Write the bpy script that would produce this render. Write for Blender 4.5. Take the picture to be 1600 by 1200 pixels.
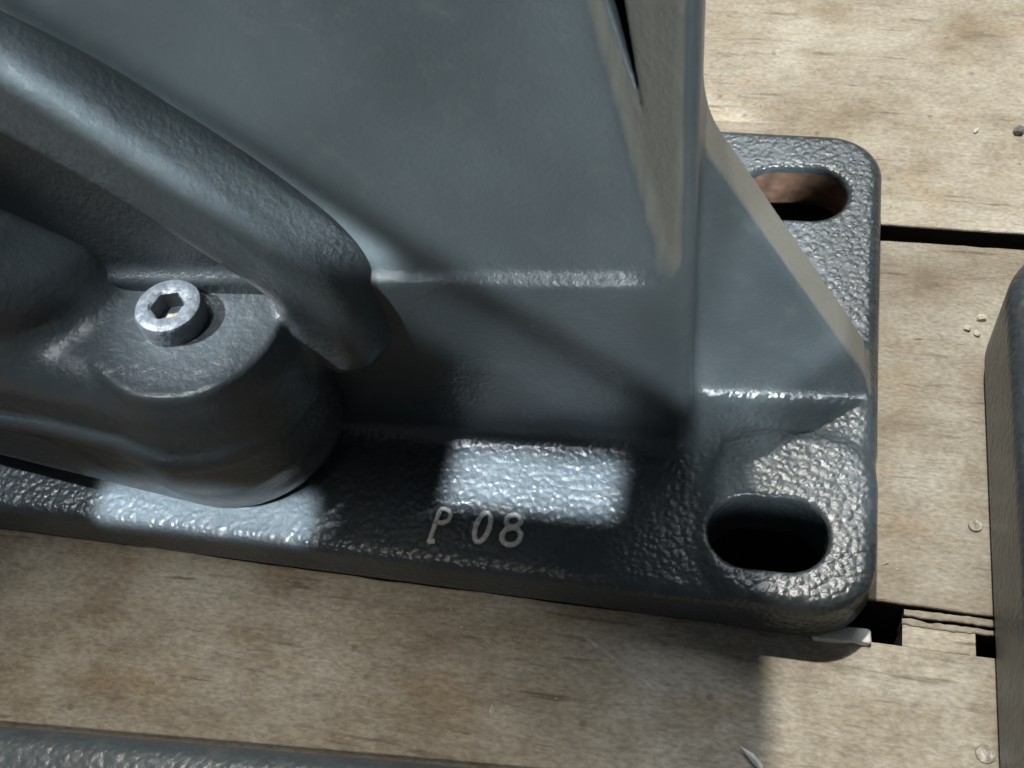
import bpy, bmesh, math, random
import numpy as np
from mathutils import Vector, Matrix

for o in list(bpy.data.objects): bpy.data.objects.remove(o)
SC = bpy.context.scene
COL = SC.collection
MM = 0.001
random.seed(7)

# ------------------------------------------------------------------ camera
cam_d = bpy.data.cameras.new('camera'); cam = bpy.data.objects.new('camera', cam_d); COL.objects.link(cam)
R_ = np.array([[0.9764, 0.1889, -0.1051], [0.0945, -0.8101, -0.5786], [-0.1944, 0.555, -0.8088]])
u_, s_, v_ = np.linalg.svd(R_); R_ = u_ @ v_                 # world -> camera (x right, y down, z forward)
mw = Matrix(((R_[0][0], -R_[1][0], -R_[2][0], -0.0241), (R_[0][1], -R_[1][1], -R_[2][1], -0.0860),
             (R_[0][2], -R_[1][2], -R_[2][2], 0.1900), (0, 0, 0, 1)))
cam.matrix_world = mw
cam_d.sensor_width = 36; cam_d.lens = 1850 / 1600 * 36
cam_d.clip_start = 0.005; cam_d.clip_end = 50
cam_d.dof.use_dof = True; cam_d.dof.focus_distance = 0.213; cam_d.dof.aperture_fstop = 42
SC.camera = cam

# ------------------------------------------------------------------ world and lamps (indoor hall, ceiling lamp and skylight, plus added unseen beams)
SC.view_settings.view_transform = 'Standard'; SC.view_settings.look = 'None'
SC.view_settings.exposure = 0; SC.view_settings.gamma = 1
w = bpy.data.worlds.new('World'); SC.world = w; w.use_nodes = True
bg = w.node_tree.nodes['Background']; bg.inputs[0].default_value = (0.82, 0.89, 1.0, 1); bg.inputs[1].default_value = 0.09

def lamp(name, pos, target, power, size, color, shape='DISK', size_y=None):
    d = bpy.data.lights.new(name, 'AREA'); d.shape = shape; d.size = size
    if size_y: d.size_y = size_y
    d.energy = power; d.color = color
    o = bpy.data.objects.new(name, d); COL.objects.link(o)
    p = Vector(pos); t = Vector(target); o.location = p
    o.rotation_euler = (t - p).to_track_quat('-Z', 'Y').to_euler()
    return o

def from_dir(target, direction, dist):
    t = Vector(target) * MM; d = Vector(direction).normalized()
    return t + d * dist
TG = (-40, 30, 10)
lamp('hall_lamp', from_dir(TG, (-0.10, 0.31, 0.95), 1.3), Vector(TG) * MM, 15.5, 0.035, (1.0, 0.95, 0.86))
lamp('skylight', from_dir(TG, (0.06, 0.62, 0.78), 1.6), Vector(TG) * MM, 10.5, 0.6, (0.88, 0.94, 1.0), 'RECTANGLE', 0.85)

def spot(name, pos, target, power, angle, blend, color, rad=0.004):
    d = bpy.data.lights.new(name, 'SPOT'); d.energy = power; d.color = color
    d.spot_size = math.radians(angle); d.spot_blend = blend; d.shadow_soft_size = rad
    o = bpy.data.objects.new(name, d); COL.objects.link(o); o.location = pos
    o.rotation_euler = (Vector(target) * MM - Vector(pos)).to_track_quat('-Z', 'Y').to_euler()
    return o

def beam(name, target, direction, dist, sx, sy, power, spread, color, along=(1, 0.03, 0)):
    o = lamp(name, from_dir(target, direction, dist), Vector(target) * MM, power, sx * MM, color, 'RECTANGLE', sy * MM)
    o.data.spread = math.radians(spread)
    z = Vector(direction).normalized(); x = Vector(along); x = (x - z * x.dot(z)).normalized(); y = z.cross(x)
    o.matrix_world = Matrix((x, y, z)).transposed().to_4x4(); o.location = from_dir(target, direction, dist)
    return o
beam('brace_arm_fill', (-112, 18, 84), (-0.55, -0.55, 0.62), 0.45, 90, 12, 0.0040, 1.4, (0.84, 0.94, 1.0), (.73, 0, -.68))  # added unseen beam that brightens the brace
beam('brace_arm_fill', (-114, 17.3, 92.0), (-0.40, -0.62, 0.68), 0.40, 52, 3.6, 0.0050, 0.9, (0.88, 0.95, 1.0), (.73, 0, -.68))  # added narrow beam drawing the lit stripe along the brace crest
beam('wall_gusset_fill', (-63.3, 24.3, 97.0), (0.34, -0.76, 0.55), 0.45, 171, 50, 0.046, 1.0, (0.88, 0.96, 1.0), (43, 2, -40))  # added beam, its edge draws the diagonal shade line on the wall
beam('wall_gusset_fill', (-14.5, 37, 28), (0.34, -0.76, 0.55), 0.45, 33, 52, 0.0060, 1.0, (0.88, 0.96, 1.0))  # added beam lifting the gusset and pad
beam('brace_arm_fill', (-139, 9.5, 52), (-0.22, -0.12, 0.96), 0.26, 70, 28, 0.0043, 1.2, (0.86, 0.93, 1.0))  # added unseen beam that brightens the top of the arm
spot('front_fill', from_dir((-106, -110, 0), (0.0, -0.3, 0.954), 0.8), (-106, -110, 0), 14.5, 15.5, 0.25, (1.0, 0.95, 0.88), 0.02)  # added spot filling the foreground boards and front lip
beam('plate_patch_fill', (-59, 16, 12), (-0.22, -0.12, 0.95), 0.22, 28, 10, 0.0064, 1.8, (0.84, 0.91, 1.0))  # added beam shaping the lit patch on the plate below the column
beam('plate_patch_fill', (-117, 3.0, 11.5), (0.12, -0.48, 0.85), 0.20, 40, 7.0, 0.0074, 1.8, (0.84, 0.91, 1.0))  # added beam for the lit patch on the front lip beside the arm
spot('screw_fill', from_dir((-107, 16, 50), (-0.60, -0.15, 0.79), 0.5), (-106, 17, 50), 34.0, 2.7, 0.2, (0.9, 0.95, 1.0), 0.006)  # added spot brightening the screw and the flat around it

# ------------------------------------------------------------------ helpers
def tag(o, label=None, cat=None, group=None, kind=None):
    for k, v in (('label', label), ('category', cat), ('group', group), ('kind', kind)):
        if v: o[k] = v
    return o
def empty(name, loc=(0, 0, 0)):
    o = bpy.data.objects.new(name, None); COL.objects.link(o); o.location = Vector(loc) * MM
    o.empty_display_size = 0.01
    return o
def link(name, me, mat, parent=None):
    if mat and not me.materials: me.materials.append(mat)
    o = bpy.data.objects.new(name, me); COL.objects.link(o)
    if parent: o.parent = parent; o.matrix_parent_inverse = Matrix.Translation(-parent.location)
    return o

# ---- signed distance helpers (numpy, millimetres)
def smin(a, b, k):
    h = np.clip(.5 + .5 * (b - a) / k, 0, 1); return b + (a - b) * h - k * h * (1 - h)
def smax(a, b, k): return -smin(-a, -b, k)
def rrect(x, y, x0, x1, y0, y1, r):
    qx = np.abs(x - (x0 + x1) / 2) - ((x1 - x0) / 2 - r); qy = np.abs(y - (y0 + y1) / 2) - ((y1 - y0) / 2 - r)
    return np.hypot(np.maximum(qx, 0), np.maximum(qy, 0)) + np.minimum(np.maximum(qx, qy), 0) - r
def extrude(d2, z, z0, z1, e):
    dz = np.abs(z - (z0 + z1) / 2) - (z1 - z0) / 2
    a = d2 + e; b = dz + e
    return np.hypot(np.maximum(a, 0), np.maximum(b, 0)) + np.minimum(np.maximum(a, b), 0) - e
def stadium(x, y, ax, ay, bx, by, r):
    px, py = x - ax, y - ay; bx_, by_ = bx - ax, by - ay
    h = np.clip((px * bx_ + py * by_) / (bx_ ** 2 + by_ ** 2), 0, 1)
    return np.hypot(px - bx_ * h, py - by_ * h) - r
def capsule(x, y, z, a, b, r):
    a = np.array(a, float); ba = np.array(b, float) - a
    px, py, pz = x - a[0], y - a[1], z - a[2]
    h = np.clip((px * ba[0] + py * ba[1] + pz * ba[2]) / ba.dot(ba), 0, 1)
    return np.sqrt((px - ba[0] * h) ** 2 + (py - ba[1] * h) ** 2 + (pz - ba[2] * h) ** 2) - r

def surface_nets(V, org, h):
    """naive surface nets: verts, quads, normals from a sampled distance field"""
    S = V < 0
    nx, ny, nz = V.shape
    c = np.zeros((nx - 1, ny - 1, nz - 1), np.uint8)
    for i in (0, 1):
        for j in (0, 1):
            for k in (0, 1): c += S[i:nx - 1 + i, j:ny - 1 + j, k:nz - 1 + k]
    act = (c > 0) & (c < 8)
    idx = -np.ones(act.shape, np.int64)
    I, J, K = np.nonzero(act); idx[I, J, K] = np.arange(len(I))
    acc = np.zeros((len(I), 3)); n = np.zeros(len(I))
    E = [((i, j, k), ax) for ax in range(3) for i in (0, 1) for j in (0, 1) for k in (0, 1) if (i, j, k)[ax] == 0]
    for (i, j, k), ax in E:
        d = [0, 0, 0]; d[ax] = 1
        a = V[I + i, J + j, K + k]; b = V[I + i + d[0], J + j + d[1], K + k + d[2]]
        m = (a < 0) != (b < 0)
        t = np.where(m, a / np.where(m, a - b, 1), 0)
        p = np.stack([i + d[0] * t, j + d[1] * t, k + d[2] * t], 1)
        acc[m] += p[m]; n[m] += 1
    P = acc / n[:, None] + np.stack([I, J, K], 1)
    quads = []
    for ax in range(3):
        sl0 = [slice(1, -1)] * 3; sl1 = [slice(1, -1)] * 3
        sl0[ax] = slice(0, -1); sl1[ax] = slice(1, None)
        a = S[tuple(sl0)]; b = S[tuple(sl1)]
        for flip in (False, True):
            m = (a & ~b) if not flip else (~a & b)
            q = np.stack(np.nonzero(m), 1)
            off = [1, 1, 1]; off[ax] = 0
            q = q + off
            u, v = [(1, 2), (2, 0), (0, 1)][ax]
            def cell(du, dv):
                r = q.copy(); r[:, u] -= du; r[:, v] -= dv
                return idx[r[:, 0], r[:, 1], r[:, 2]]
            f = np.stack([cell(1, 1), cell(0, 1), cell(0, 0), cell(1, 0)], 1)
            if flip: f = f[:, ::-1]
            quads.append(f)
    F = np.concatenate(quads); F = F[(F >= 0).all(1)]
    # trilinear gradient
    def samp(p):
        p = np.clip(p, 0, np.array(V.shape) - 1.001); b = np.floor(p).astype(int); t = p - b; r = 0
        for i in (0, 1):
            for j in (0, 1):
                for k in (0, 1):
                    wt = (t[:, 0] if i else 1 - t[:, 0]) * (t[:, 1] if j else 1 - t[:, 1]) * (t[:, 2] if k else 1 - t[:, 2])
                    r = r + wt * V[b[:, 0] + i, b[:, 1] + j, b[:, 2] + k]
        return r
    def grad(P):
        g = np.zeros_like(P)
        for a in range(3):
            e = np.zeros(3); e[a] = .8
            g[:, a] = samp(P + e) - samp(P - e)
        return g / np.maximum(np.linalg.norm(g, axis=1, keepdims=True), 1e-9)
    for _ in range(2):
        g = grad(P); P = P - g * np.clip(samp(P) / h, -.3, .3)[:, None]
    return org + P * h, F, grad(P)

def grid(x0, x1, y0, y1, z0, z1, h):
    ax = [np.arange(a, b + h, h, dtype=np.float32) for a, b in ((x0, x1), (y0, y1), (z0, z1))]
    X, Y, Z = np.meshgrid(*ax, indexing='ij', sparse=True)
    return X, Y, Z, np.array([x0, y0, z0], float)

def mesh_from(name, P, F, N, scale=MM, origin=(0, 0, 0)):
    used = np.unique(F); mp = -np.ones(len(P), np.int64); mp[used] = np.arange(len(used))
    P2 = (P[used] - np.array(origin)) * scale; F2 = mp[F]
    me = bpy.data.meshes.new(name)
    me.vertices.add(len(P2)); me.vertices.foreach_set('co', P2.astype(np.float32).ravel())
    me.loops.add(F2.size); me.loops.foreach_set('vertex_index', F2.astype(np.int32).ravel())
    me.polygons.add(len(F2))
    me.polygons.foreach_set('loop_start', (np.arange(len(F2)) * 4).astype(np.int32))
    me.update(calc_edges=True); me.validate()
    me.polygons.foreach_set('use_smooth', np.ones(len(me.polygons), bool))
    if N is not None: me.normals_split_custom_set_from_vertices(N[used].astype(np.float32))
    return me

# ------------------------------------------------------------------ materials
def new_mat(name):
    m = bpy.data.materials.new(name); m.use_nodes = True
    nt = m.node_tree; b = nt.nodes['Principled BSDF']
    return m, nt, b
def N(nt, t, **k):
    n = nt.nodes.new(t)
    for a, b in k.items():
        if a in n.inputs: n.inputs[a].default_value = b
        else: setattr(n, a, b)
    return n
def ramp(nt, src, stops):
    r = nt.nodes.new('ShaderNodeValToRGB'); e = r.color_ramp.elements
    e[0].position, e[0].color = stops[0][0], (*stops[0][1], 1) if len(stops[0][1]) == 3 else stops[0][1]
    e[1].position, e[1].color = stops[-1][0], (*stops[-1][1], 1)
    for p, c in stops[1:-1]:
        x = e.new(p); x.color = (*c, 1)
    nt.links.new(src, r.inputs[0]); return r
def vmath(nt, op, a, b=None):
    n = nt.nodes.new('ShaderNodeMath'); n.operation = op
    for i, s in enumerate((a, b)):
        if s is None: continue
        if isinstance(s, (int, float)): n.inputs[i].default_value = s
        else: nt.links.new(s, n.inputs[i])
    return n.outputs[0]
def coords(nt, scale=1000.0, stretch=(1, 1, 1)):
    tc = nt.nodes.new('ShaderNodeTexCoord'); mp = nt.nodes.new('ShaderNodeMapping')
    nt.links.new(tc.outputs['Object'], mp.inputs[0]); mp.inputs['Scale'].default_value = [scale * s for s in stretch]
    return mp.outputs[0]

def paint(name, base, pebble=0.0, pebble_size=1.4, fine=0.25, rough=0.33, warm_refl=None, dust_amt=0.22):
    """dark blue-grey enamel on sand-cast iron: pebbled relief under the paint, light dust, optional painted beige reflection"""
    m, nt, b = new_mat(name); L = nt.links.new
    v = coords(nt)
    big = N(nt, 'ShaderNodeTexNoise', Scale=0.045, Detail=4.0); L(v, big.inputs['Vector'])
    mid = N(nt, 'ShaderNodeTexNoise', Scale=0.35, Detail=5.0, Roughness=0.65); L(v, mid.inputs['Vector'])
    c = ramp(nt, big.outputs[0], [(0.3, tuple(x * .82 for x in base)), (0.7, tuple(x * 1.18 for x in base))])
    dust = ramp(nt, mid.outputs[0], [(0.52, (0, 0, 0)), (0.78, (1, 1, 1))])
    mx = N(nt, 'ShaderNodeMix', data_type='RGBA'); L(vmath(nt, 'MULTIPLY', dust.outputs[0], dust_amt), mx.inputs[0])
    L(c.outputs[0], mx.inputs[6]); mx.inputs[7].default_value = (0.16, 0.155, 0.14, 1)
    out = mx.outputs[2]
    if warm_refl:                                          # warm beige reflection painted on faces turned one way, ragged edge
        g = nt.nodes.new('ShaderNodeNewGeometry'); dt = N(nt, 'ShaderNodeVectorMath', operation='DOT_PRODUCT'); L(g.outputs['Normal'], dt.inputs[0]); dt.inputs[1].default_value = warm_refl[0]
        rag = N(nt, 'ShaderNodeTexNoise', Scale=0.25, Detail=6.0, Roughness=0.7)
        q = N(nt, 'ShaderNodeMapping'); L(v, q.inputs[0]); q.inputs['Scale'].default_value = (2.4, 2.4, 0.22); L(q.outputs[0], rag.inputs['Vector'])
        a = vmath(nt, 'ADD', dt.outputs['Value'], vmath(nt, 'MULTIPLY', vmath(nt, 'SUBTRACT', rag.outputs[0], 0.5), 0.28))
        mk = ramp(nt, a, [(warm_refl[1], (0, 0, 0)), (min(1, warm_refl[1] + .34), (1, 1, 1))])
        m2 = N(nt, 'ShaderNodeMix', data_type='RGBA'); L(vmath(nt, 'MULTIPLY', mk.outputs[0], warm_refl[2]), m2.inputs[0])
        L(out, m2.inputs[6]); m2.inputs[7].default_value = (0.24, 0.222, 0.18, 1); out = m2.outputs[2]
    L(out, b.inputs['Base Color'])
    rg = vmath(nt, 'ADD', vmath(nt, 'MULTIPLY', mid.outputs[0], 0.22), rough - 0.08); L(rg, b.inputs['Roughness'])
    # relief
    warp = N(nt, 'ShaderNodeTexNoise', Scale=0.5, Detail=2.0); L(v, warp.inputs['Vector'])
    wa = N(nt, 'ShaderNodeVectorMath', operation='MULTIPLY_ADD'); L(warp.outputs['Color'], wa.inputs[0])
    wa.inputs[1].default_value = (1.1, 1.1, 1.1); L(v, wa.inputs[2])
    vo = N(nt, 'ShaderNodeTexVoronoi', feature='SMOOTH_F1', Scale=1.0 / pebble_size, Smoothness=0.55); L(wa.outputs[0], vo.inputs['Vector'])
    fi = N(nt, 'ShaderNodeTexNoise', Scale=1.3, Detail=4.0, Roughness=0.6); L(v, fi.inputs['Vector'])
    hgt = vmath(nt, 'ADD', vmath(nt, 'MULTIPLY', vo.outputs['Distance'], -pebble), vmath(nt, 'MULTIPLY', fi.outputs[0], fine))
    hgt = vmath(nt, 'ADD', hgt, vmath(nt, 'MULTIPLY', mid.outputs[0], fine * 1.2))
    bu = N(nt, 'ShaderNodeBump', Strength=1.0, Distance=0.0004); L(hgt, bu.inputs['Height']); L(bu.outputs[0], b.inputs['Normal'])
    b.inputs['Specular IOR Level'].default_value = 0.6
    return m
GREY = (0.047, 0.058, 0.063)
M_PLATE = paint('pebbled_grey_enamel', GREY, pebble=0.52, pebble_size=1.15, fine=0.18, rough=0.28)
M_COL = paint('smooth_grey_enamel', GREY, pebble=0.08, pebble_size=2.6, fine=0.34, rough=0.33, dust_amt=0.12, warm_refl=((-0.72, -0.69, 0.0), 0.78, 0.6))
M_GUS = paint('gusset_grey_enamel', GREY, pebble=0.08, pebble_size=2.6, fine=0.34, rough=0.32, warm_refl=((0.87, 0.1, 0.48), 0.70, 0.4))
M_ARM = paint('cast_grey_enamel', GREY, pebble=0.20, pebble_size=1.6, fine=0.36, rough=0.32)
M_NEI = paint('neighbour_grey_enamel', (0.045, 0.056, 0.064), pebble=0.45, fine=0.2, rough=0.34)

def wood(name, tone=1.0, seed=0.0):
    m, nt, b = new_mat(name); L = nt.links.new
    tc = nt.nodes.new('ShaderNodeTexCoord'); oi = nt.nodes.new('ShaderNodeObjectInfo')
    mp = N(nt, 'ShaderNodeMapping'); L(tc.outputs['Object'], mp.inputs[0]); mp.inputs['Scale'].default_value = (1000,) * 3
    off = N(nt, 'ShaderNodeVectorMath', operation='ADD'); L(mp.outputs[0], off.inputs[0])
    off.inputs[1].default_value = (seed * 137, seed * 71, 0); v = off.outputs[0]
    def noise(sc, stretch=(1, 1, 1), det=5.0, ro=0.6):
        q = N(nt, 'ShaderNodeMapping'); L(v, q.inputs[0]); q.inputs['Scale'].default_value = stretch
        n = N(nt, 'ShaderNodeTexNoise', Scale=sc, Detail=det, Roughness=ro); L(q.outputs[0], n.inputs['Vector']); return n.outputs[0]
    cloud = noise(0.045, (1, 1, 1), 6.0, 0.62)
    grain = noise(0.7, (0.16, 1, 1), 5.0)
    stain = noise(0.07, (0.75, 1.2, 1), 7.0, 0.72)
    fine = noise(1.6, (0.5, 1, 1), 4.0)
    base = ramp(nt, cloud, [(0.30, (0.32 * tone, 0.28 * tone, 0.215 * tone)), (0.5, (0.39 * tone, 0.360 * tone, 0.298 * tone)), (0.72, (0.45 * tone, 0.42 * tone, 0.35 * tone))])
    st = ramp(nt, stain, [(0.46, (1, 1, 1)), (0.60, (0.84, 0.80, 0.74)), (0.76, (0.58, 0.50, 0.41))])
    m1 = N(nt, 'ShaderNodeMix', data_type='RGBA', blend_type='MULTIPLY'); m1.inputs[0].default_value = 0.9
    L(base.outputs[0], m1.inputs[6]); L(st.outputs[0], m1.inputs[7])
    gr = ramp(nt, grain, [(0.35, (0.88, 0.87, 0.85)), (0.6, (1.02, 1.02, 1.02))])
    m2 = N(nt, 'ShaderNodeMix', data_type='RGBA', blend_type='MULTIPLY'); m2.inputs[0].default_value = 0.7
    L(m1.outputs[2], m2.inputs[6]); L(gr.outputs[0], m2.inputs[7])
    # small dark specks and pale rubbed spots
    vo = N(nt, 'ShaderNodeTexVoronoi', Scale=0.11); L(v, vo.inputs['Vector'])
    sp = ramp(nt, vo.outputs['Distance'], [(0.05, (1, 1, 1)), (0.085, (0, 0, 0))])
    m3 = N(nt, 'ShaderNodeMix', data_type='RGBA'); L(vmath(nt, 'MULTIPLY', sp.outputs[0], vmath(nt, 'MULTIPLY', fine, 0.9)), m3.inputs[0])
    L(m2.outputs[2], m3.inputs[6]); m3.inputs[7].default_value = (0.10, 0.08, 0.06, 1)
    pale = ramp(nt, noise(0.16, (0.8, 1.0, 1), 6.0, 0.75), [(0.66, (0, 0, 0)), (0.80, (1, 1, 1))])
    m4 = N(nt, 'ShaderNodeMix', data_type='RGBA'); L(vmath(nt, 'MULTIPLY', pale.outputs[0], 0.65), m4.inputs[0])
    L(m3.outputs[2], m4.inputs[6]); m4.inputs[7].default_value = (0.60, 0.57, 0.49, 1)
    def scratch(rot, sc, lo, hi):
        q = N(nt, 'ShaderNodeMapping'); L(v, q.inputs[0]); q.inputs['Rotation'].default_value = (0, 0, rot); q.inputs['Scale'].default_value = (0.10, 1, 1)
        n = N(nt, 'ShaderNodeTexNoise', Scale=sc, Detail=3.0, Roughness=0.55, Distortion=0.4); L(q.outputs[0], n.inputs['Vector'])
        return ramp(nt, n.outputs[0], [(lo, (0, 0, 0)), (hi, (1, 1, 1))]).outputs[0]
    dk = vmath(nt, 'MAXIMUM', scratch(2.2, .45, .63, .72), scratch(1.25, .55, .65, .74))
    m5 = N(nt, 'ShaderNodeMix', data_type='RGBA'); L(vmath(nt, 'MULTIPLY', dk, 0.75), m5.inputs[0]); L(m4.outputs[2], m5.inputs[6]); m5.inputs[7].default_value = (0.17, 0.14, 0.10, 1)
    m6 = N(nt, 'ShaderNodeMix', data_type='RGBA'); L(vmath(nt, 'MULTIPLY', scratch(0.6, .5, .68, .76), 0.5), m6.inputs[0]); L(m5.outputs[2], m6.inputs[6]); m6.inputs[7].default_value = (0.58, 0.55, 0.48, 1)
    warm = ramp(nt, noise(0.05, (0.8, 1.1, 1), 5.0, 0.65), [(0.58, (0, 0, 0)), (0.74, (1, 1, 1))])
    m6b = N(nt, 'ShaderNodeMix', data_type='RGBA'); L(vmath(nt, 'MULTIPLY', warm.outputs[0], 0.55), m6b.inputs[0]); L(m6.outputs[2], m6b.inputs[6]); m6b.inputs[7].default_value = (0.47, 0.36, 0.21, 1); m6 = m6b
    grime = ramp(nt, noise(0.22, (0.6, 1.0, 1), 8.0, 0.78), [(0.50, (0, 0, 0)), (0.72, (1, 1, 1))])
    m6c = N(nt, 'ShaderNodeMix', data_type='RGBA'); L(vmath(nt, 'MULTIPLY', grime.outputs[0], 0.55), m6c.inputs[0]); L(m6.outputs[2], m6c.inputs[6]); m6c.inputs[7].default_value = (0.20, 0.175, 0.135, 1); m6 = m6c
    sm = ramp(nt, noise(0.028, (1, 1.3, 1), 4.0, 0.6), [(0.45, (1, 1, 1)), (0.66, (0.66, 0.60, 0.52))])
    m7 = N(nt, 'ShaderNodeMix', data_type='RGBA', blend_type='MULTIPLY'); m7.inputs[0].default_value = 0.8; L(m6.outputs[2], m7.inputs[6]); L(sm.outputs[0], m7.inputs[7])
    m8 = N(nt, 'ShaderNodeMix', data_type='RGBA', blend_type='MULTIPLY'); m8.inputs[0].default_value = 1
    L(m7.outputs[2], m8.inputs[6]); L(ramp(nt, fine, [(.3, (.70, .69, .67)), (.7, (1.18, 1.18, 1.18))]).outputs[0], m8.inputs[7])
    L(m8.outputs[2], b.inputs['Base Color'])
    b.inputs['Roughness'].default_value = 0.62; b.inputs['Specular IOR Level'].default_value = 0.35
    h = vmath(nt, 'ADD', vmath(nt, 'MULTIPLY', grain, 0.35), vmath(nt, 'ADD', vmath(nt, 'MULTIPLY', fine, 0.25), vmath(nt, 'MULTIPLY', stain, 0.8)))
    bu = N(nt, 'ShaderNodeBump', Strength=0.8, Distance=0.0006); L(h, bu.inputs['Height']); L(bu.outputs[0], b.inputs['Normal'])
    return m
M_WOOD = [wood('weathered_pallet_wood', 1.12, 1), wood('pale_pallet_wood', 1.45, 2), wood('brown_pallet_wood', 1.22, 3)]

def plain(name, col, rough=0.5, metal=0.0, var=0.25, bump=0.3, scale=0.6):
    m, nt, b = new_mat(name); L = nt.links.new; v = coords(nt)
    n = N(nt, 'ShaderNodeTexNoise', Scale=scale, Detail=4.0); L(v, n.inputs['Vector'])
    c = ramp(nt, n.outputs[0], [(0.3, tuple(x * (1 - var) for x in col)), (0.7, tuple(min(1, x * (1 + var)) for x in col))])
    L(c.outputs[0], b.inputs['Base Color']); b.inputs['Roughness'].default_value = rough; b.inputs['Metallic'].default_value = metal
    bu = N(nt, 'ShaderNodeBump', Strength=bump, Distance=0.0004); L(n.outputs[0], bu.inputs['Height']); L(bu.outputs[0], b.inputs['Normal'])
    return m
M_LETTER = plain('bare_rubbed_metal', (0.80, 0.77, 0.70), 0.42, 0.0, 0.3, 0.6, 1.2)
M_SCREW = plain('zinc_blue_steel', (0.125, 0.14, 0.155), 0.45, 0.1, 0.3, 0.9, 0.7)
M_DIRT = plain('dried_beige_grit', (0.34, 0.29, 0.21), 0.8, 0, 0.4, 1.0, 0.9)
M_WHITE = plain('white_plastic', (0.78, 0.77, 0.72), 0.5, 0, 0.12, 0.4, 0.4)
def film():
    m, nt, b = new_mat('translucent_pale_film'); b.inputs['Base Color'].default_value = (.75, .74, .70, 1); b.inputs['Roughness'].default_value = .4
    n = N(nt, 'ShaderNodeTexNoise', Scale=.35, Detail=4.0); nt.links.new(coords(nt), n.inputs['Vector'])
    nt.links.new(ramp(nt, n.outputs[0], [(.35, (.05, .05, .05)), (.7, (.6, .6, .6))]).outputs[0], b.inputs['Alpha']); return m
M_FILM = film()
M_CHIP = plain('pale_chip', (0.62, 0.57, 0.46), 0.6, 0, 0.25, 0.8, 0.5)
M_STONE = plain('grey_grit', (0.27, 0.26, 0.25), 0.7, 0, 0.4, 0.9, 0.6)
M_NAIL = plain('dull_nail_steel', (0.27, 0.25, 0.21), 0.45, 0.3, 0.3, 0.6, 0.8)
M_GAP_SHADE = plain('gap_shade_plank_edge', (0.035, 0.028, 0.02), 0.85, 0, 0.4, 0.8, 0.5)  # shade between the boards, put into the colour of their sides
M_RUST = plain('rusty_bare_iron', (0.10, 0.055, 0.035), 0.75, 0, 0.5, 0.8, 0.4)
M_FLOOR = plain('dark_concrete', (0.03, 0.03, 0.03), 0.8, 0, 0.3, 0.5, 0.05)

# ------------------------------------------------------------------ floor and pallet
me = bpy.data.meshes.new('floor')
me.from_pydata([(-3, -3, -.125), (3, -3, -.125), (3, 3, -.125), (-3, 3, -.125)], [], [(0, 1, 2, 3)])
tag(link('floor', me, M_FLOOR), kind='structure')

pallet = empty('wooden_pallet', (0, 40, -120))
tag(pallet, 'weathered beige wooden plank pallet under the dark grey castings', 'pallet')
def plank(name, x0, x1, y0, y1, z0, z1, mat, jit=0.35, parent=pallet, nx=120, r=0.4, notch=None):
    """board with slightly wandering, rounded long edges"""
    rnd = random.Random(int(x0 * 7 + y0 * 13 + z1))
    xs = np.linspace(x0, x1, nx)
    def wander(amp):
        a = np.cumsum([rnd.gauss(0, 1) for _ in xs]); a -= np.linspace(a[0], a[-1], nx); a = a / (np.abs(a).max() + 1e-6)
        return a * amp + np.array([rnd.uniform(-1, 1) for _ in xs]) * amp * .25
    e0, e1 = y0 + wander(jit), y1 + wander(jit)
    bm = bmesh.new(); rows = []
    for i, x in enumerate(xs):
        a, b = e0[i], e1[i]
        if notch and notch[0] < x < notch[1]: a += notch[2]; b -= notch[3]
        prof = [(a, z0), (a, z1 - r), (a + r * .3, z1 - r * .3), (a + r, z1), (b - r, z1), (b - r * .3, z1 - r * .3), (b, z1 - r), (b, z0)]
        rows.append([bm.verts.new((x * MM, p[0] * MM, p[1] * MM)) for p in prof])
    for i in range(nx - 1):
        for j in range(8):
            k = (j + 1) % 8
            bm.faces.new((rows[i][j], rows[i][k], rows[i + 1][k], rows[i + 1][j]))
    bm.faces.new(rows[0]); bm.faces.new(rows[-1][::-1])
    bmesh.ops.recalc_face_normals(bm, faces=bm.faces)
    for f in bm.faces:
        if abs(f.normal.z) < .35: f.material_index = 1  # side faces take the painted gap shade
    me = bpy.data.meshes.new(name); bm.to_mesh(me); bm.free()
    me.materials.append(mat); me.materials.append(M_GAP_SHADE)
    return link(name, me, None, parent)
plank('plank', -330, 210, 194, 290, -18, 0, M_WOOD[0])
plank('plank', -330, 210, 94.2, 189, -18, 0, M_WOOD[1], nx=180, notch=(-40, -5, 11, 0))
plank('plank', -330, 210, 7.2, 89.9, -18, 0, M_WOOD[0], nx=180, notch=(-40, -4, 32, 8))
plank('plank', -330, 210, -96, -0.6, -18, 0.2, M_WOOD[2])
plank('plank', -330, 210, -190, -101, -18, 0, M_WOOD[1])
for x0 in (-300, -150, 60):
    b_ = plank('bearer', -185, 285, 0, 70, -100, -18.2, M_WOOD[2], nx=20)
    b_.rotation_euler.z = math.radians(90); b_.location = Vector(b_.location) ; b_.location.x = (x0 + 70) * MM
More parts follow.
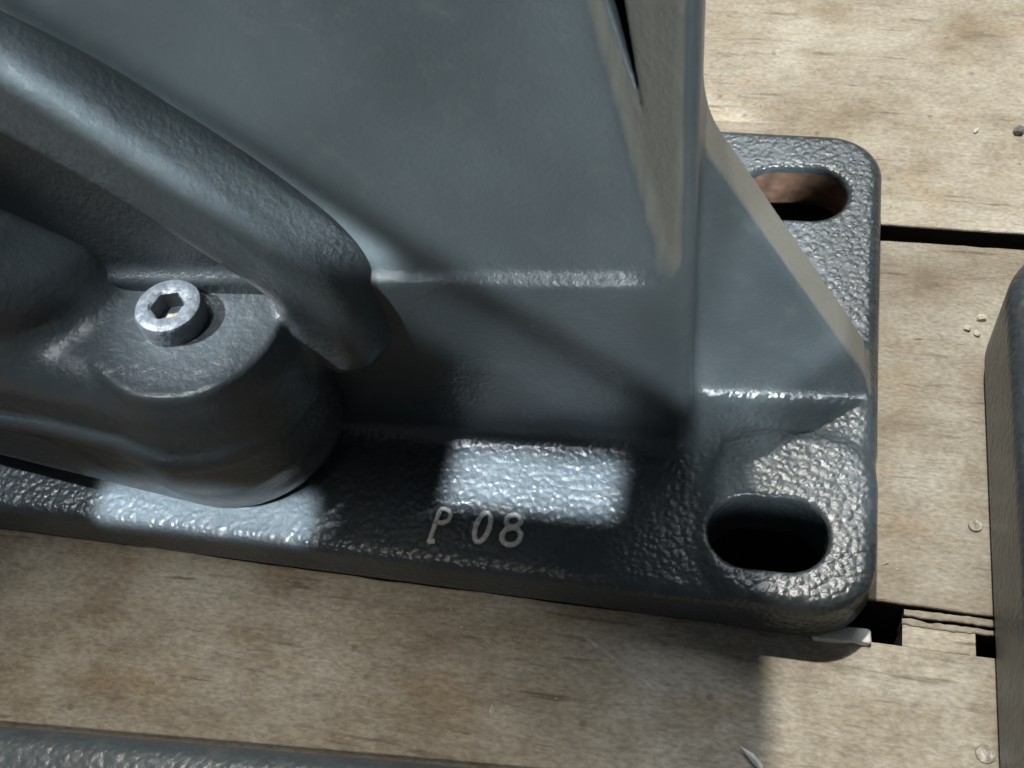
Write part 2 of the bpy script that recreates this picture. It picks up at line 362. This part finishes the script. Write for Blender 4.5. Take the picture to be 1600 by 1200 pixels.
# the splintered offcut that sits in the gap between two planks
plank('shim', 5.0, 16.6, -0.2, 4.2, -12, -0.6, M_WOOD[1], 0.15, nx=12, r=.3)
plank('splinter', 5.2, 22, 5.35, 6.5, -4, -0.15, M_WOOD[0], 0.22, nx=24, r=.3)
plank('splinter', 4.9, 20.5, 3.75, 4.85, -5, -0.3, M_WOOD[0], 0.25, nx=24, r=.3)
def nail(x, y, r):
    bm = bmesh.new()
    bmesh.ops.create_cone(bm, cap_ends=True, segments=20, radius1=r * MM, radius2=r * .86 * MM, depth=.5 * MM, matrix=Matrix.Translation((x * MM, y * MM, .15 * MM)))
    me = bpy.data.meshes.new('nail_head'); bm.to_mesh(me); bm.free(); return link('nail_head', me, M_NAIL, pallet)
nail(17.0, 23.8, 1.25); nail(17.4, -16.6, 1.7)

# ------------------------------------------------------------------ main casting: one distance field, split into its parts
stand = empty('cast_iron_stand', (-90, 50, 0))
tag(stand, 'dark grey enamelled cast iron machine stand with slotted foot and cap screw, marked P 08', 'machine stand')
H = 0.62
PHI = math.radians(4.0)
def plate_field(X, Y, Z):
    d = extrude(rrect(X, Y, -330, -1.2, -1.6, 108, 11.0), Z, 0.3, 12, 2.6)
    d = smax(d, -(Y - 5.5) * .20 + (Z - 12) * .98, 2.0)                   # draft on the front lip
    pad = extrude(rrect(X, Y, -28.5, -1.5, -1.2, 31, 9.0), Z, 2, 12.45, 1.6)
    d = smin(d, pad, 2.6)
    for cy in (11.0, 90.0):
        s = stadium(X, Y, -21.6, cy - .1, -15.4, cy + .1, 6.7 if cy < 50 else 7.4)
        d = smax(d, -s, 1.0)
    return d
def main_field():
    X, Y, Z, org = grid(-172, 2, -4, 111, -0.9, 128, H)
    dx, dy = X + 33.0, Y - 27.0
    U = dx * math.cos(PHI) + dy * math.sin(PHI); W = -dx * math.sin(PHI) + dy * math.cos(PHI)
    plate = plate_field(X, Y, Z) + 0 * Z
    col = extrude(rrect(U, W, -260, 0, 0, 34, 2.6), Z, 5, 160, 1)
    floor_ = -(W - 1.5 - 0.30 * (Z - 57))                                 # + behind the pocket floor... inside pocket when < 0
    qa = U + 1.9 + np.maximum(W, 0) * 1.05 + 6.5; qb = 54.2 + 0.02 * (U + 40) - Z + 6.5
    rim = np.hypot(np.maximum(qa, 0), np.maximum(qb, 0)) + np.minimum(np.maximum(qa, qb), 0) - 6.5
    pocket = smax(W - 2.2 - (0.07 + 0.16 * np.clip((U + 92) / 42, 0, 1)) * (Z - 57), rim, 2.0)
    pocket = np.maximum(pocket, -30 - W)
    col = smax(col, -pocket, 1.5)
    # narrow tapering notch high in the pocket's splayed side wall
    nd = np.abs((U + 8.5) + (Z - 88) * 0.22 ) - np.clip((Z - 84) * 0.085, -1, 2.2)
    notch = smax(smax(nd, W - 26.0, .5), 84 - Z, .5)
    col = smax(col, -notch, .8)
    gus = smax(smax(np.maximum(-U - 6, U - 30.4), np.abs(W - 16.4) - 4.7, 1.2), (1.83 * U + (Z - 72)) / 2.085, 1.2)
    gus = np.maximum(gus, 4 - Z)
    lab = np.argmin(np.stack([plate, col + 0 * plate, gus + 0 * plate]), 0).astype(np.uint8)
    d = smin(col, gus, 2.8); d = smin(d, plate, 4.0)
    return d.astype(np.float32), lab, org
V, LAB, org = main_field()
P, F, NN = surface_nets(V, org, H)
ii = np.clip(np.round((P - org) / H).astype(int), 0, np.array(V.shape) - 1)
vl = LAB[ii[:, 0], ii[:, 1], ii[:, 2]]
fl = np.sort(vl[F], axis=1)[:, 1]
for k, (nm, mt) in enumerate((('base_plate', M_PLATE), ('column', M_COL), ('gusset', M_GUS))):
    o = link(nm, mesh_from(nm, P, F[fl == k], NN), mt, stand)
    if k == 0:
        base_plate = o; o.data.materials.append(M_RUST)
        for p in o.data.polygons:
            c = p.center * 1000
            if -34 < c.x < -4 and c.z < 10.2 and abs(p.normal.z) < .5 and 81 < c.y < 99: p.material_index = 1
    if k == 1: column = o
def add_box(o, pts):
    """plain casting body beyond the picture, joined to the same part"""
    bm = bmesh.new(); bm.from_mesh(o.data)
    vs = [bm.verts.new(Vector(p) * MM) for p in pts]
    for f in ((0, 3, 2, 1), (4, 5, 6, 7), (0, 1, 5, 4), (1, 2, 6, 5), (2, 3, 7, 6), (3, 0, 4, 7)): bm.faces.new([vs[i] for i in f])
    bm.to_mesh(o.data); bm.free()
def uw(u, v, z): return (-33 + u * math.cos(PHI) - v * math.sin(PHI), 27 + u * math.sin(PHI) + v * math.cos(PHI), z)
for u0, u1, z0, z1 in ((-138.5, -.3, 127.6, 152), (-240, -139, 11, 152)):
    add_box(column, [uw(u0, .3, z0), uw(u1, .3, z0), uw(u1, 33.7, z0), uw(u0, 33.7, z0), uw(u0, .3, z1), uw(u1, .3, z1), uw(u1, 33.7, z1), uw(u0, 33.7, z1)])

# ------------------------------------------------------------------ arm and brace in front of the column
def arm_field():
    X, Y, Z, org = grid(-176, -66, -14, 48, 8, 128, 0.58)
    body = extrude(stadium(X, Y, -112, 18.5, -230, 33, 18.6), Z, 14, 50.1, 6.5)
    body = smax(body, (-Y - 1.5) * .96 + (22 - Z) * .28 - 2.2, 2)          # undercut towards the bottom
    rr = np.hypot(X + 111.8, Y - 16.5)
    rad = 18.6 - np.maximum(Z - 35, 0) * 0.19
    hub = smax(rr - rad, Z - 50.2, 1.3); hub = smax(hub, 15 - Z, 2)
    hub = smax(hub, rr - 18.6 + np.maximum(26 - Z, 0) * .45, 2)
    low = smin(body, hub, 1.0)
    left = extrude(stadium(X, Y, -146, 25, -240, 38, 20.0), Z, 30, 70, 6)
    left = smax(left, ((X + 139) * .70 + (Z - 66)) / 1.22, 5)
    low = smin(low, left, 5.0)
    # bead round the lower lip of the arm, and a curved casting seam below it
    low = smin(low, smax(low - 1.5 * np.clip((-99 - X) / 14, 0, 1), np.abs(Z - 35.5) - 1.9, 1.2), 1.0)
    seam = [(-149, 4.2, 33), (-139.5, 2.4, 30.6), (-133, 1.2, 27.4), (-128.0, 0.3, 21.5)]
    for a, b in zip(seam, seam[1:]): low = smax(low, -capsule(X, Y, Z, a, b, 1.5), .6)
    # diagonal brace: a rounded slab
    br = None
    ctl = np.array([(-178, 15, 137.5), (-126.4, 15, 92.3), (-112.9, 15, 80.6), (-98.6, 15, 65.3), (-90.3, 15, 55.2), (-89.0, 15, 42.0)])
    for _ in range(3):                                                   # Chaikin corner cutting
        q = [ctl[0]]
        for a, b in zip(ctl, ctl[1:]): q += [a * .75 + b * .25, a * .25 + b * .75]
        ctl = np.array(q + [ctl[-1]])
    for a, b in zip(ctl, ctl[1:]):
        c = stadium(X, Z, a[0], a[2], b[0], b[2], 5.4)
        br = c if br is None else np.minimum(br, c)
    br = br - np.clip(Y - 17.0, -1, 9) * (0.04 + 0.34 * np.clip((84 - Z) / 26, 0, 1)) - 2.4 * np.clip((Z - 58) / 36, 0, 1)    # flared towards its root
    br = extrude(br, Y - 16.6 + (X + 86) * .05, 0, 20, 3.2)
    lab = (br < low).astype(np.uint8)
    return smin(low, br, 2.4).astype(np.float32), lab, org
V, LAB, org = arm_field()
P, F, NN = surface_nets(V, org, 0.58)
ii = np.clip(np.round((P - org) / .58).astype(int), 0, np.array(V.shape) - 1)
fl = np.sort(LAB[ii[:, 0], ii[:, 1], ii[:, 2]][F], axis=1)[:, 1]
for k, (nm, mt) in enumerate((('pivot_arm', M_ARM), ('diagonal_brace', M_ARM))):
    o = link(nm, mesh_from(nm, P, F[fl == k], NN), mt, stand)
    if k == 0: arm = o

# cap screw with hexagon socket
def cap_screw(cx, cy, z0, h, r):
    bm = bmesh.new(); n = 48
    prof = [(r, 0), (r, h - .8), (r - .25, h - .25), (r - .8, h), (3.05, h)]
    rings = [[bm.verts.new(((cx + q * math.cos(2 * math.pi * i / n)) * MM, (cy + q * math.sin(2 * math.pi * i / n)) * MM, (z0 + z) * MM)) for i in range(n)] for q, z in prof]
    def hexr(a, s):
        a = (a - .3) % (math.pi / 3) - math.pi / 6; return s / math.cos(a)
    for z in (h - .35, h - 3.6):
        rings.append([bm.verts.new(((cx + hexr(2 * math.pi * i / n, 2.45) * math.cos(2 * math.pi * i / n)) * MM, (cy + hexr(2 * math.pi * i / n, 2.45) * math.sin(2 * math.pi * i / n)) * MM, (z0 + z) * MM)) for i in range(n)])
    for a, b in zip(rings, rings[1:]):
        for i in range(n): bm.faces.new((a[i], a[(i + 1) % n], b[(i + 1) % n], b[i]))
    bm.faces.new(rings[-1])
    bm.faces.new(rings[0][::-1])
    for f in bm.faces: f.smooth = True
    bmesh.ops.recalc_face_normals(bm, faces=bm.faces)
    me = bpy.data.meshes.new('cap_screw'); bm.to_mesh(me); bm.free()
    me.set_sharp_from_angle(angle=math.radians(35))
    return link('cap_screw', me, M_SCREW, stand)
screw = cap_screw(-113.2, 15.8, 50.1, 4.2, 5.4)

def blob(name, c, rad, mat, parent, seed, sub=2, flat=.5, amp=.35):
    bm = bmesh.new(); bmesh.ops.create_icosphere(bm, subdivisions=sub, radius=1)
    rnd = random.Random(seed); d = [Vector((rnd.gauss(0, 1), rnd.gauss(0, 1), rnd.gauss(0, 1))).normalized() for _ in range(7)]
    for v in bm.verts:
        k = 1 + sum(max(0, v.co.dot(q)) ** 4 for q in d) * amp - amp
        v.co = Vector((v.co.x * k * rad[0], v.co.y * k * rad[1], v.co.z * k * rad[2])) * MM
    me = bpy.data.meshes.new(name); bm.to_mesh(me); bm.free()
    o = link(name, me, mat, None); o.location = Vector(c) * MM
    o.rotation_euler = (0, 0, rnd.uniform(0, 6.28))
    if parent: o.parent = parent; o.matrix_parent_inverse = Matrix.Translation(-parent.location)
    return o
grit = blob('grit_lump', (-112.3, 14.5, 51.9), (1.45, 1.6, 1.5), M_DIRT, None, 5)
grit.parent = screw; grit.matrix_parent_inverse = screw.matrix_world.inverted() @ Matrix.Translation((0, 0, 0))
grit.matrix_parent_inverse = Matrix.Identity(4)

# raised foundry characters
def lip_z(y): return 12 if y > 6.5 else 12 - (6.5 - y) * .2 + .02
def stroke(name, pts_list, r=.52):
    bm = bmesh.new()
    for pts, closed in pts_list:
        n = len(pts); m = 8; rings = []
        for i, p in enumerate(pts):
            a = pts[(i - 1) % n] if closed or i else p; b = pts[(i + 1) % n] if closed or i < n - 1 else p
            t = Vector((b[0] - a[0], b[1] - a[1], 0)).normalized(); s = Vector((-t.y, t.x, 0))
            jit = 1 + .12 * math.sin(i * 2.3 + p[0] * 5)
            rings.append([bm.verts.new((Vector((p[0], p[1], lip_z(p[1]) + .08)) + s * r * jit * math.cos(q) + Vector((0, 0, .55 * math.sin(q)))) * MM)
                          for q in (2 * math.pi * k / m for k in range(m))])
        for i in range(n if closed else n - 1):
            A, B = rings[i], rings[(i + 1) % n]
            for k in range(m): bm.faces.new((A[k], A[(k + 1) % m], B[(k + 1) % m], B[k]))
        if not closed: bm.faces.new(rings[0]); bm.faces.new(rings[-1][::-1])
    bmesh.ops.recalc_face_normals(bm, faces=bm.faces)
    for f in bm.faces: f.smooth = True
    me = bpy.data.meshes.new(name); bm.to_mesh(me); bm.free()
    o = link(name, me, M_LETTER, None)
    o.parent = base_plate; o.matrix_parent_inverse = Matrix.Identity(4)
    return o
def ell(cx, cy, rx, ry, lean=0, n=28):
    return [(cx + rx * math.cos(t) + lean * ry * math.sin(t), cy + ry * math.sin(t)) for t in (2 * math.pi * i / n for i in range(n))]
def lin(a, b, n=8): return [(a[0] + (b[0] - a[0]) * i / n, a[1] + (b[1] - a[1]) * i / n) for i in range(n + 1)]
stroke('raised_character', [(lin((-75.0, 2.1), (-74.2, 8.2)), False), ([(-74.2, 8.3), (-73.4, 8.5), (-72.5, 8.2), (-72.1, 7.3), (-72.4, 6.3), (-73.3, 5.8), (-74.4, 5.8)], False), (lin((-75.2, 2.2), (-74.0, 2.5), 3), False)], .44)
stroke('raised_character', [(ell(-66.2, 6.0, 1.2, 2.7, .12), True)], .50)
stroke('raised_character', [(ell(-61.1, 7.75, 1.25, 1.15, .1), True), (ell(-61.0, 4.95, 1.6, 1.5, .1), True)], .50)

# ------------------------------------------------------------------ neighbouring castings
def foot(name, x0, x1, y0, y1, r, h, e, label, seed):
    X, Y, Z, og = grid(max(x0 - 1, -172) if x0 < -172 else x0 - 1, x1 + 1, y0 - 1, y1 + 1, -.5, h + 1.5, 0.8)
    d = extrude(rrect(X, Y, x0, x1, y0, y1, r), Z, 0.25, h, e)
    d = smax(d, -stadium(X, Y, (x0 + x1) / 2 - 3, y0 + 14, (x0 + x1) / 2 + 3, y0 + 14, 6.7), 1)
    P, F, NN = surface_nets(d.astype(np.float32) + np.zeros((X.size, Y.size, Z.size), np.float32), og, .8)
    t = empty(name, ((x0 + x1) / 2, (y0 + y1) / 2, 0)); tag(t, label, 'casting', 'neighbouring grey castings on the pallet')
    link('foot_plate', mesh_from('foot_plate', P, F, NN), M_NEI, t)
    # upright web rising from the plate
    return t
t1 = foot('casting_foot', 18.7, 96, -92, 71.5, 15, 25, 4, 'tall smooth grey casting foot with rounded edges at the far right of the planks', 1)
t2 = foot('casting_foot', -171, -36, -96, -36.6, 13, 12, 5.0, 'grey pebbled casting foot lying in front of the stand along the near plank', 2)

t2.rotation_euler.z = math.radians(4.1)
# ------------------------------------------------------------------ scraps on the wood
def scrap(name, label, cat, c, rad, mat, seed, group=None, sub=1, amp=.35):
    return tag(blob(name, c, rad, mat, None, seed, sub, amp=amp), label, cat, group)
bm = bmesh.new(); bmesh.ops.create_cube(bm, size=1, matrix=Matrix.Diagonal((9.5 * MM, 2.6 * MM, 1.3 * MM, 1)))
bmesh.ops.bevel(bm, geom=bm.edges[:], offset=.45 * MM, segments=3, affect='EDGES', profile=.5)
bmesh.ops.subdivide_edges(bm, edges=[e for e in bm.edges if e.calc_length() > 3 * MM], cuts=6)
rnd = random.Random(2)
for v in bm.verts: v.co += Vector((rnd.uniform(-.2, .2), rnd.uniform(-.16, .16), rnd.uniform(-.1, .1) + .25 * math.sin(v.co.x * 900))) * MM
for f in bm.faces: f.smooth = True
me = bpy.data.meshes.new('plastic_scrap'); bm.to_mesh(me); bm.free()
o = link('plastic_scrap', me, M_WHITE); o.location = Vector((-5.0, -0.2, 0.75)) * MM; o.rotation_euler = (0, 0, .06)
tag(o, 'white plastic scrap wedged under the rounded front corner of the stand', 'scrap')
G = 'pale wood chips on the planks'
scrap('wood_chip', 'largest of three cream chips beside the smooth casting at right', 'wood chip', (19.2, 70.6, .4), (1.1, .9, .7), M_CHIP, 11, G)
scrap('wood_chip', 'left cream chip of the trio beside the smooth casting at right', 'wood chip', (16.5, 67.6, .4), (.9, .7, .5), M_CHIP, 12, G)
scrap('wood_chip', 'lowest cream chip of the trio touching the casting at right', 'wood chip', (18.3, 66.4, .3), (.9, .6, .5), M_CHIP, 13, G)
scrap('wood_chip', 'small white chip on the far plank near the upper right corner', 'wood chip', (19.8, 123.7, .3), (1.2, .5, .4), M_WHITE, 14, G)
scrap('grit_stone', 'dark grey grit stone on the far plank at the right edge', 'stone', (28.5, 124.2, .7), (1.6, 1.5, 1.2), M_STONE, 15)
scrap('wood_chip', 'white splinter shard on the near plank at the bottom edge', 'wood chip', (-17.3, -23.4, .5), (.8, 2.2, .6), M_WHITE, 16, G)
scrap('wood_chip', 'beige crumb on the shaded plank in front of the marking', 'wood chip', (-60.3, -21.6, .3), (1.0, .7, .5), M_CHIP, 17, G)

tag(blob('pale_streak', (-39.2, -11.2, .2), (7.0, .7, .25), M_FILM, None, 21, 3, amp=.6), 'long pale streak lying on the shaded plank in front of the stand', 'plastic sliver').rotation_euler = (0, 0, math.radians(-31))  # pale streak on the board, built as a thin film
bm = bmesh.new(); rnd = random.Random(4)
for _ in range(420):
    x = rnd.uniform(-160, 55); y = rnd.choice((rnd.uniform(-36, -3), rnd.uniform(-30, 6), rnd.uniform(8, 150), rnd.gauss(92, 4), rnd.gauss(-2, 1.5)))
    if -158 < x < 1.5 and -2.5 < y < 109: continue
    if (x > 17.5 and y < 73) or y < -36 or -0.3 < y < 7.4 or 89.5 < y < 94.5: continue
    r = rnd.uniform(.10, .34); a = rnd.uniform(0, 6.28); l = rnd.choice((1, 1, 1.6, 3.2))
    vs = []
    for k in range(5):
        t = 6.283 * k / 5 + rnd.uniform(-.4, .4); q = r * rnd.uniform(.6, 1.2)
        px, py = q * l * math.cos(t), q * math.sin(t)
        vs.append(bm.verts.new(((x + px * math.cos(a) - py * math.sin(a)) * MM, (y + px * math.sin(a) + py * math.cos(a)) * MM, .05 * MM)))
    top = bm.verts.new((x * MM, y * MM, (.1 + r * .9) * MM))
    for k in range(5): bm.faces.new((vs[k], vs[(k + 1) % 5], top))
me = bpy.data.meshes.new('sawdust_crumbs'); bm.to_mesh(me); bm.free()
tag(link('sawdust_crumbs', me, M_CHIP), 'fine pale crumbs of sawdust scattered over the planks', 'sawdust', kind='stuff')
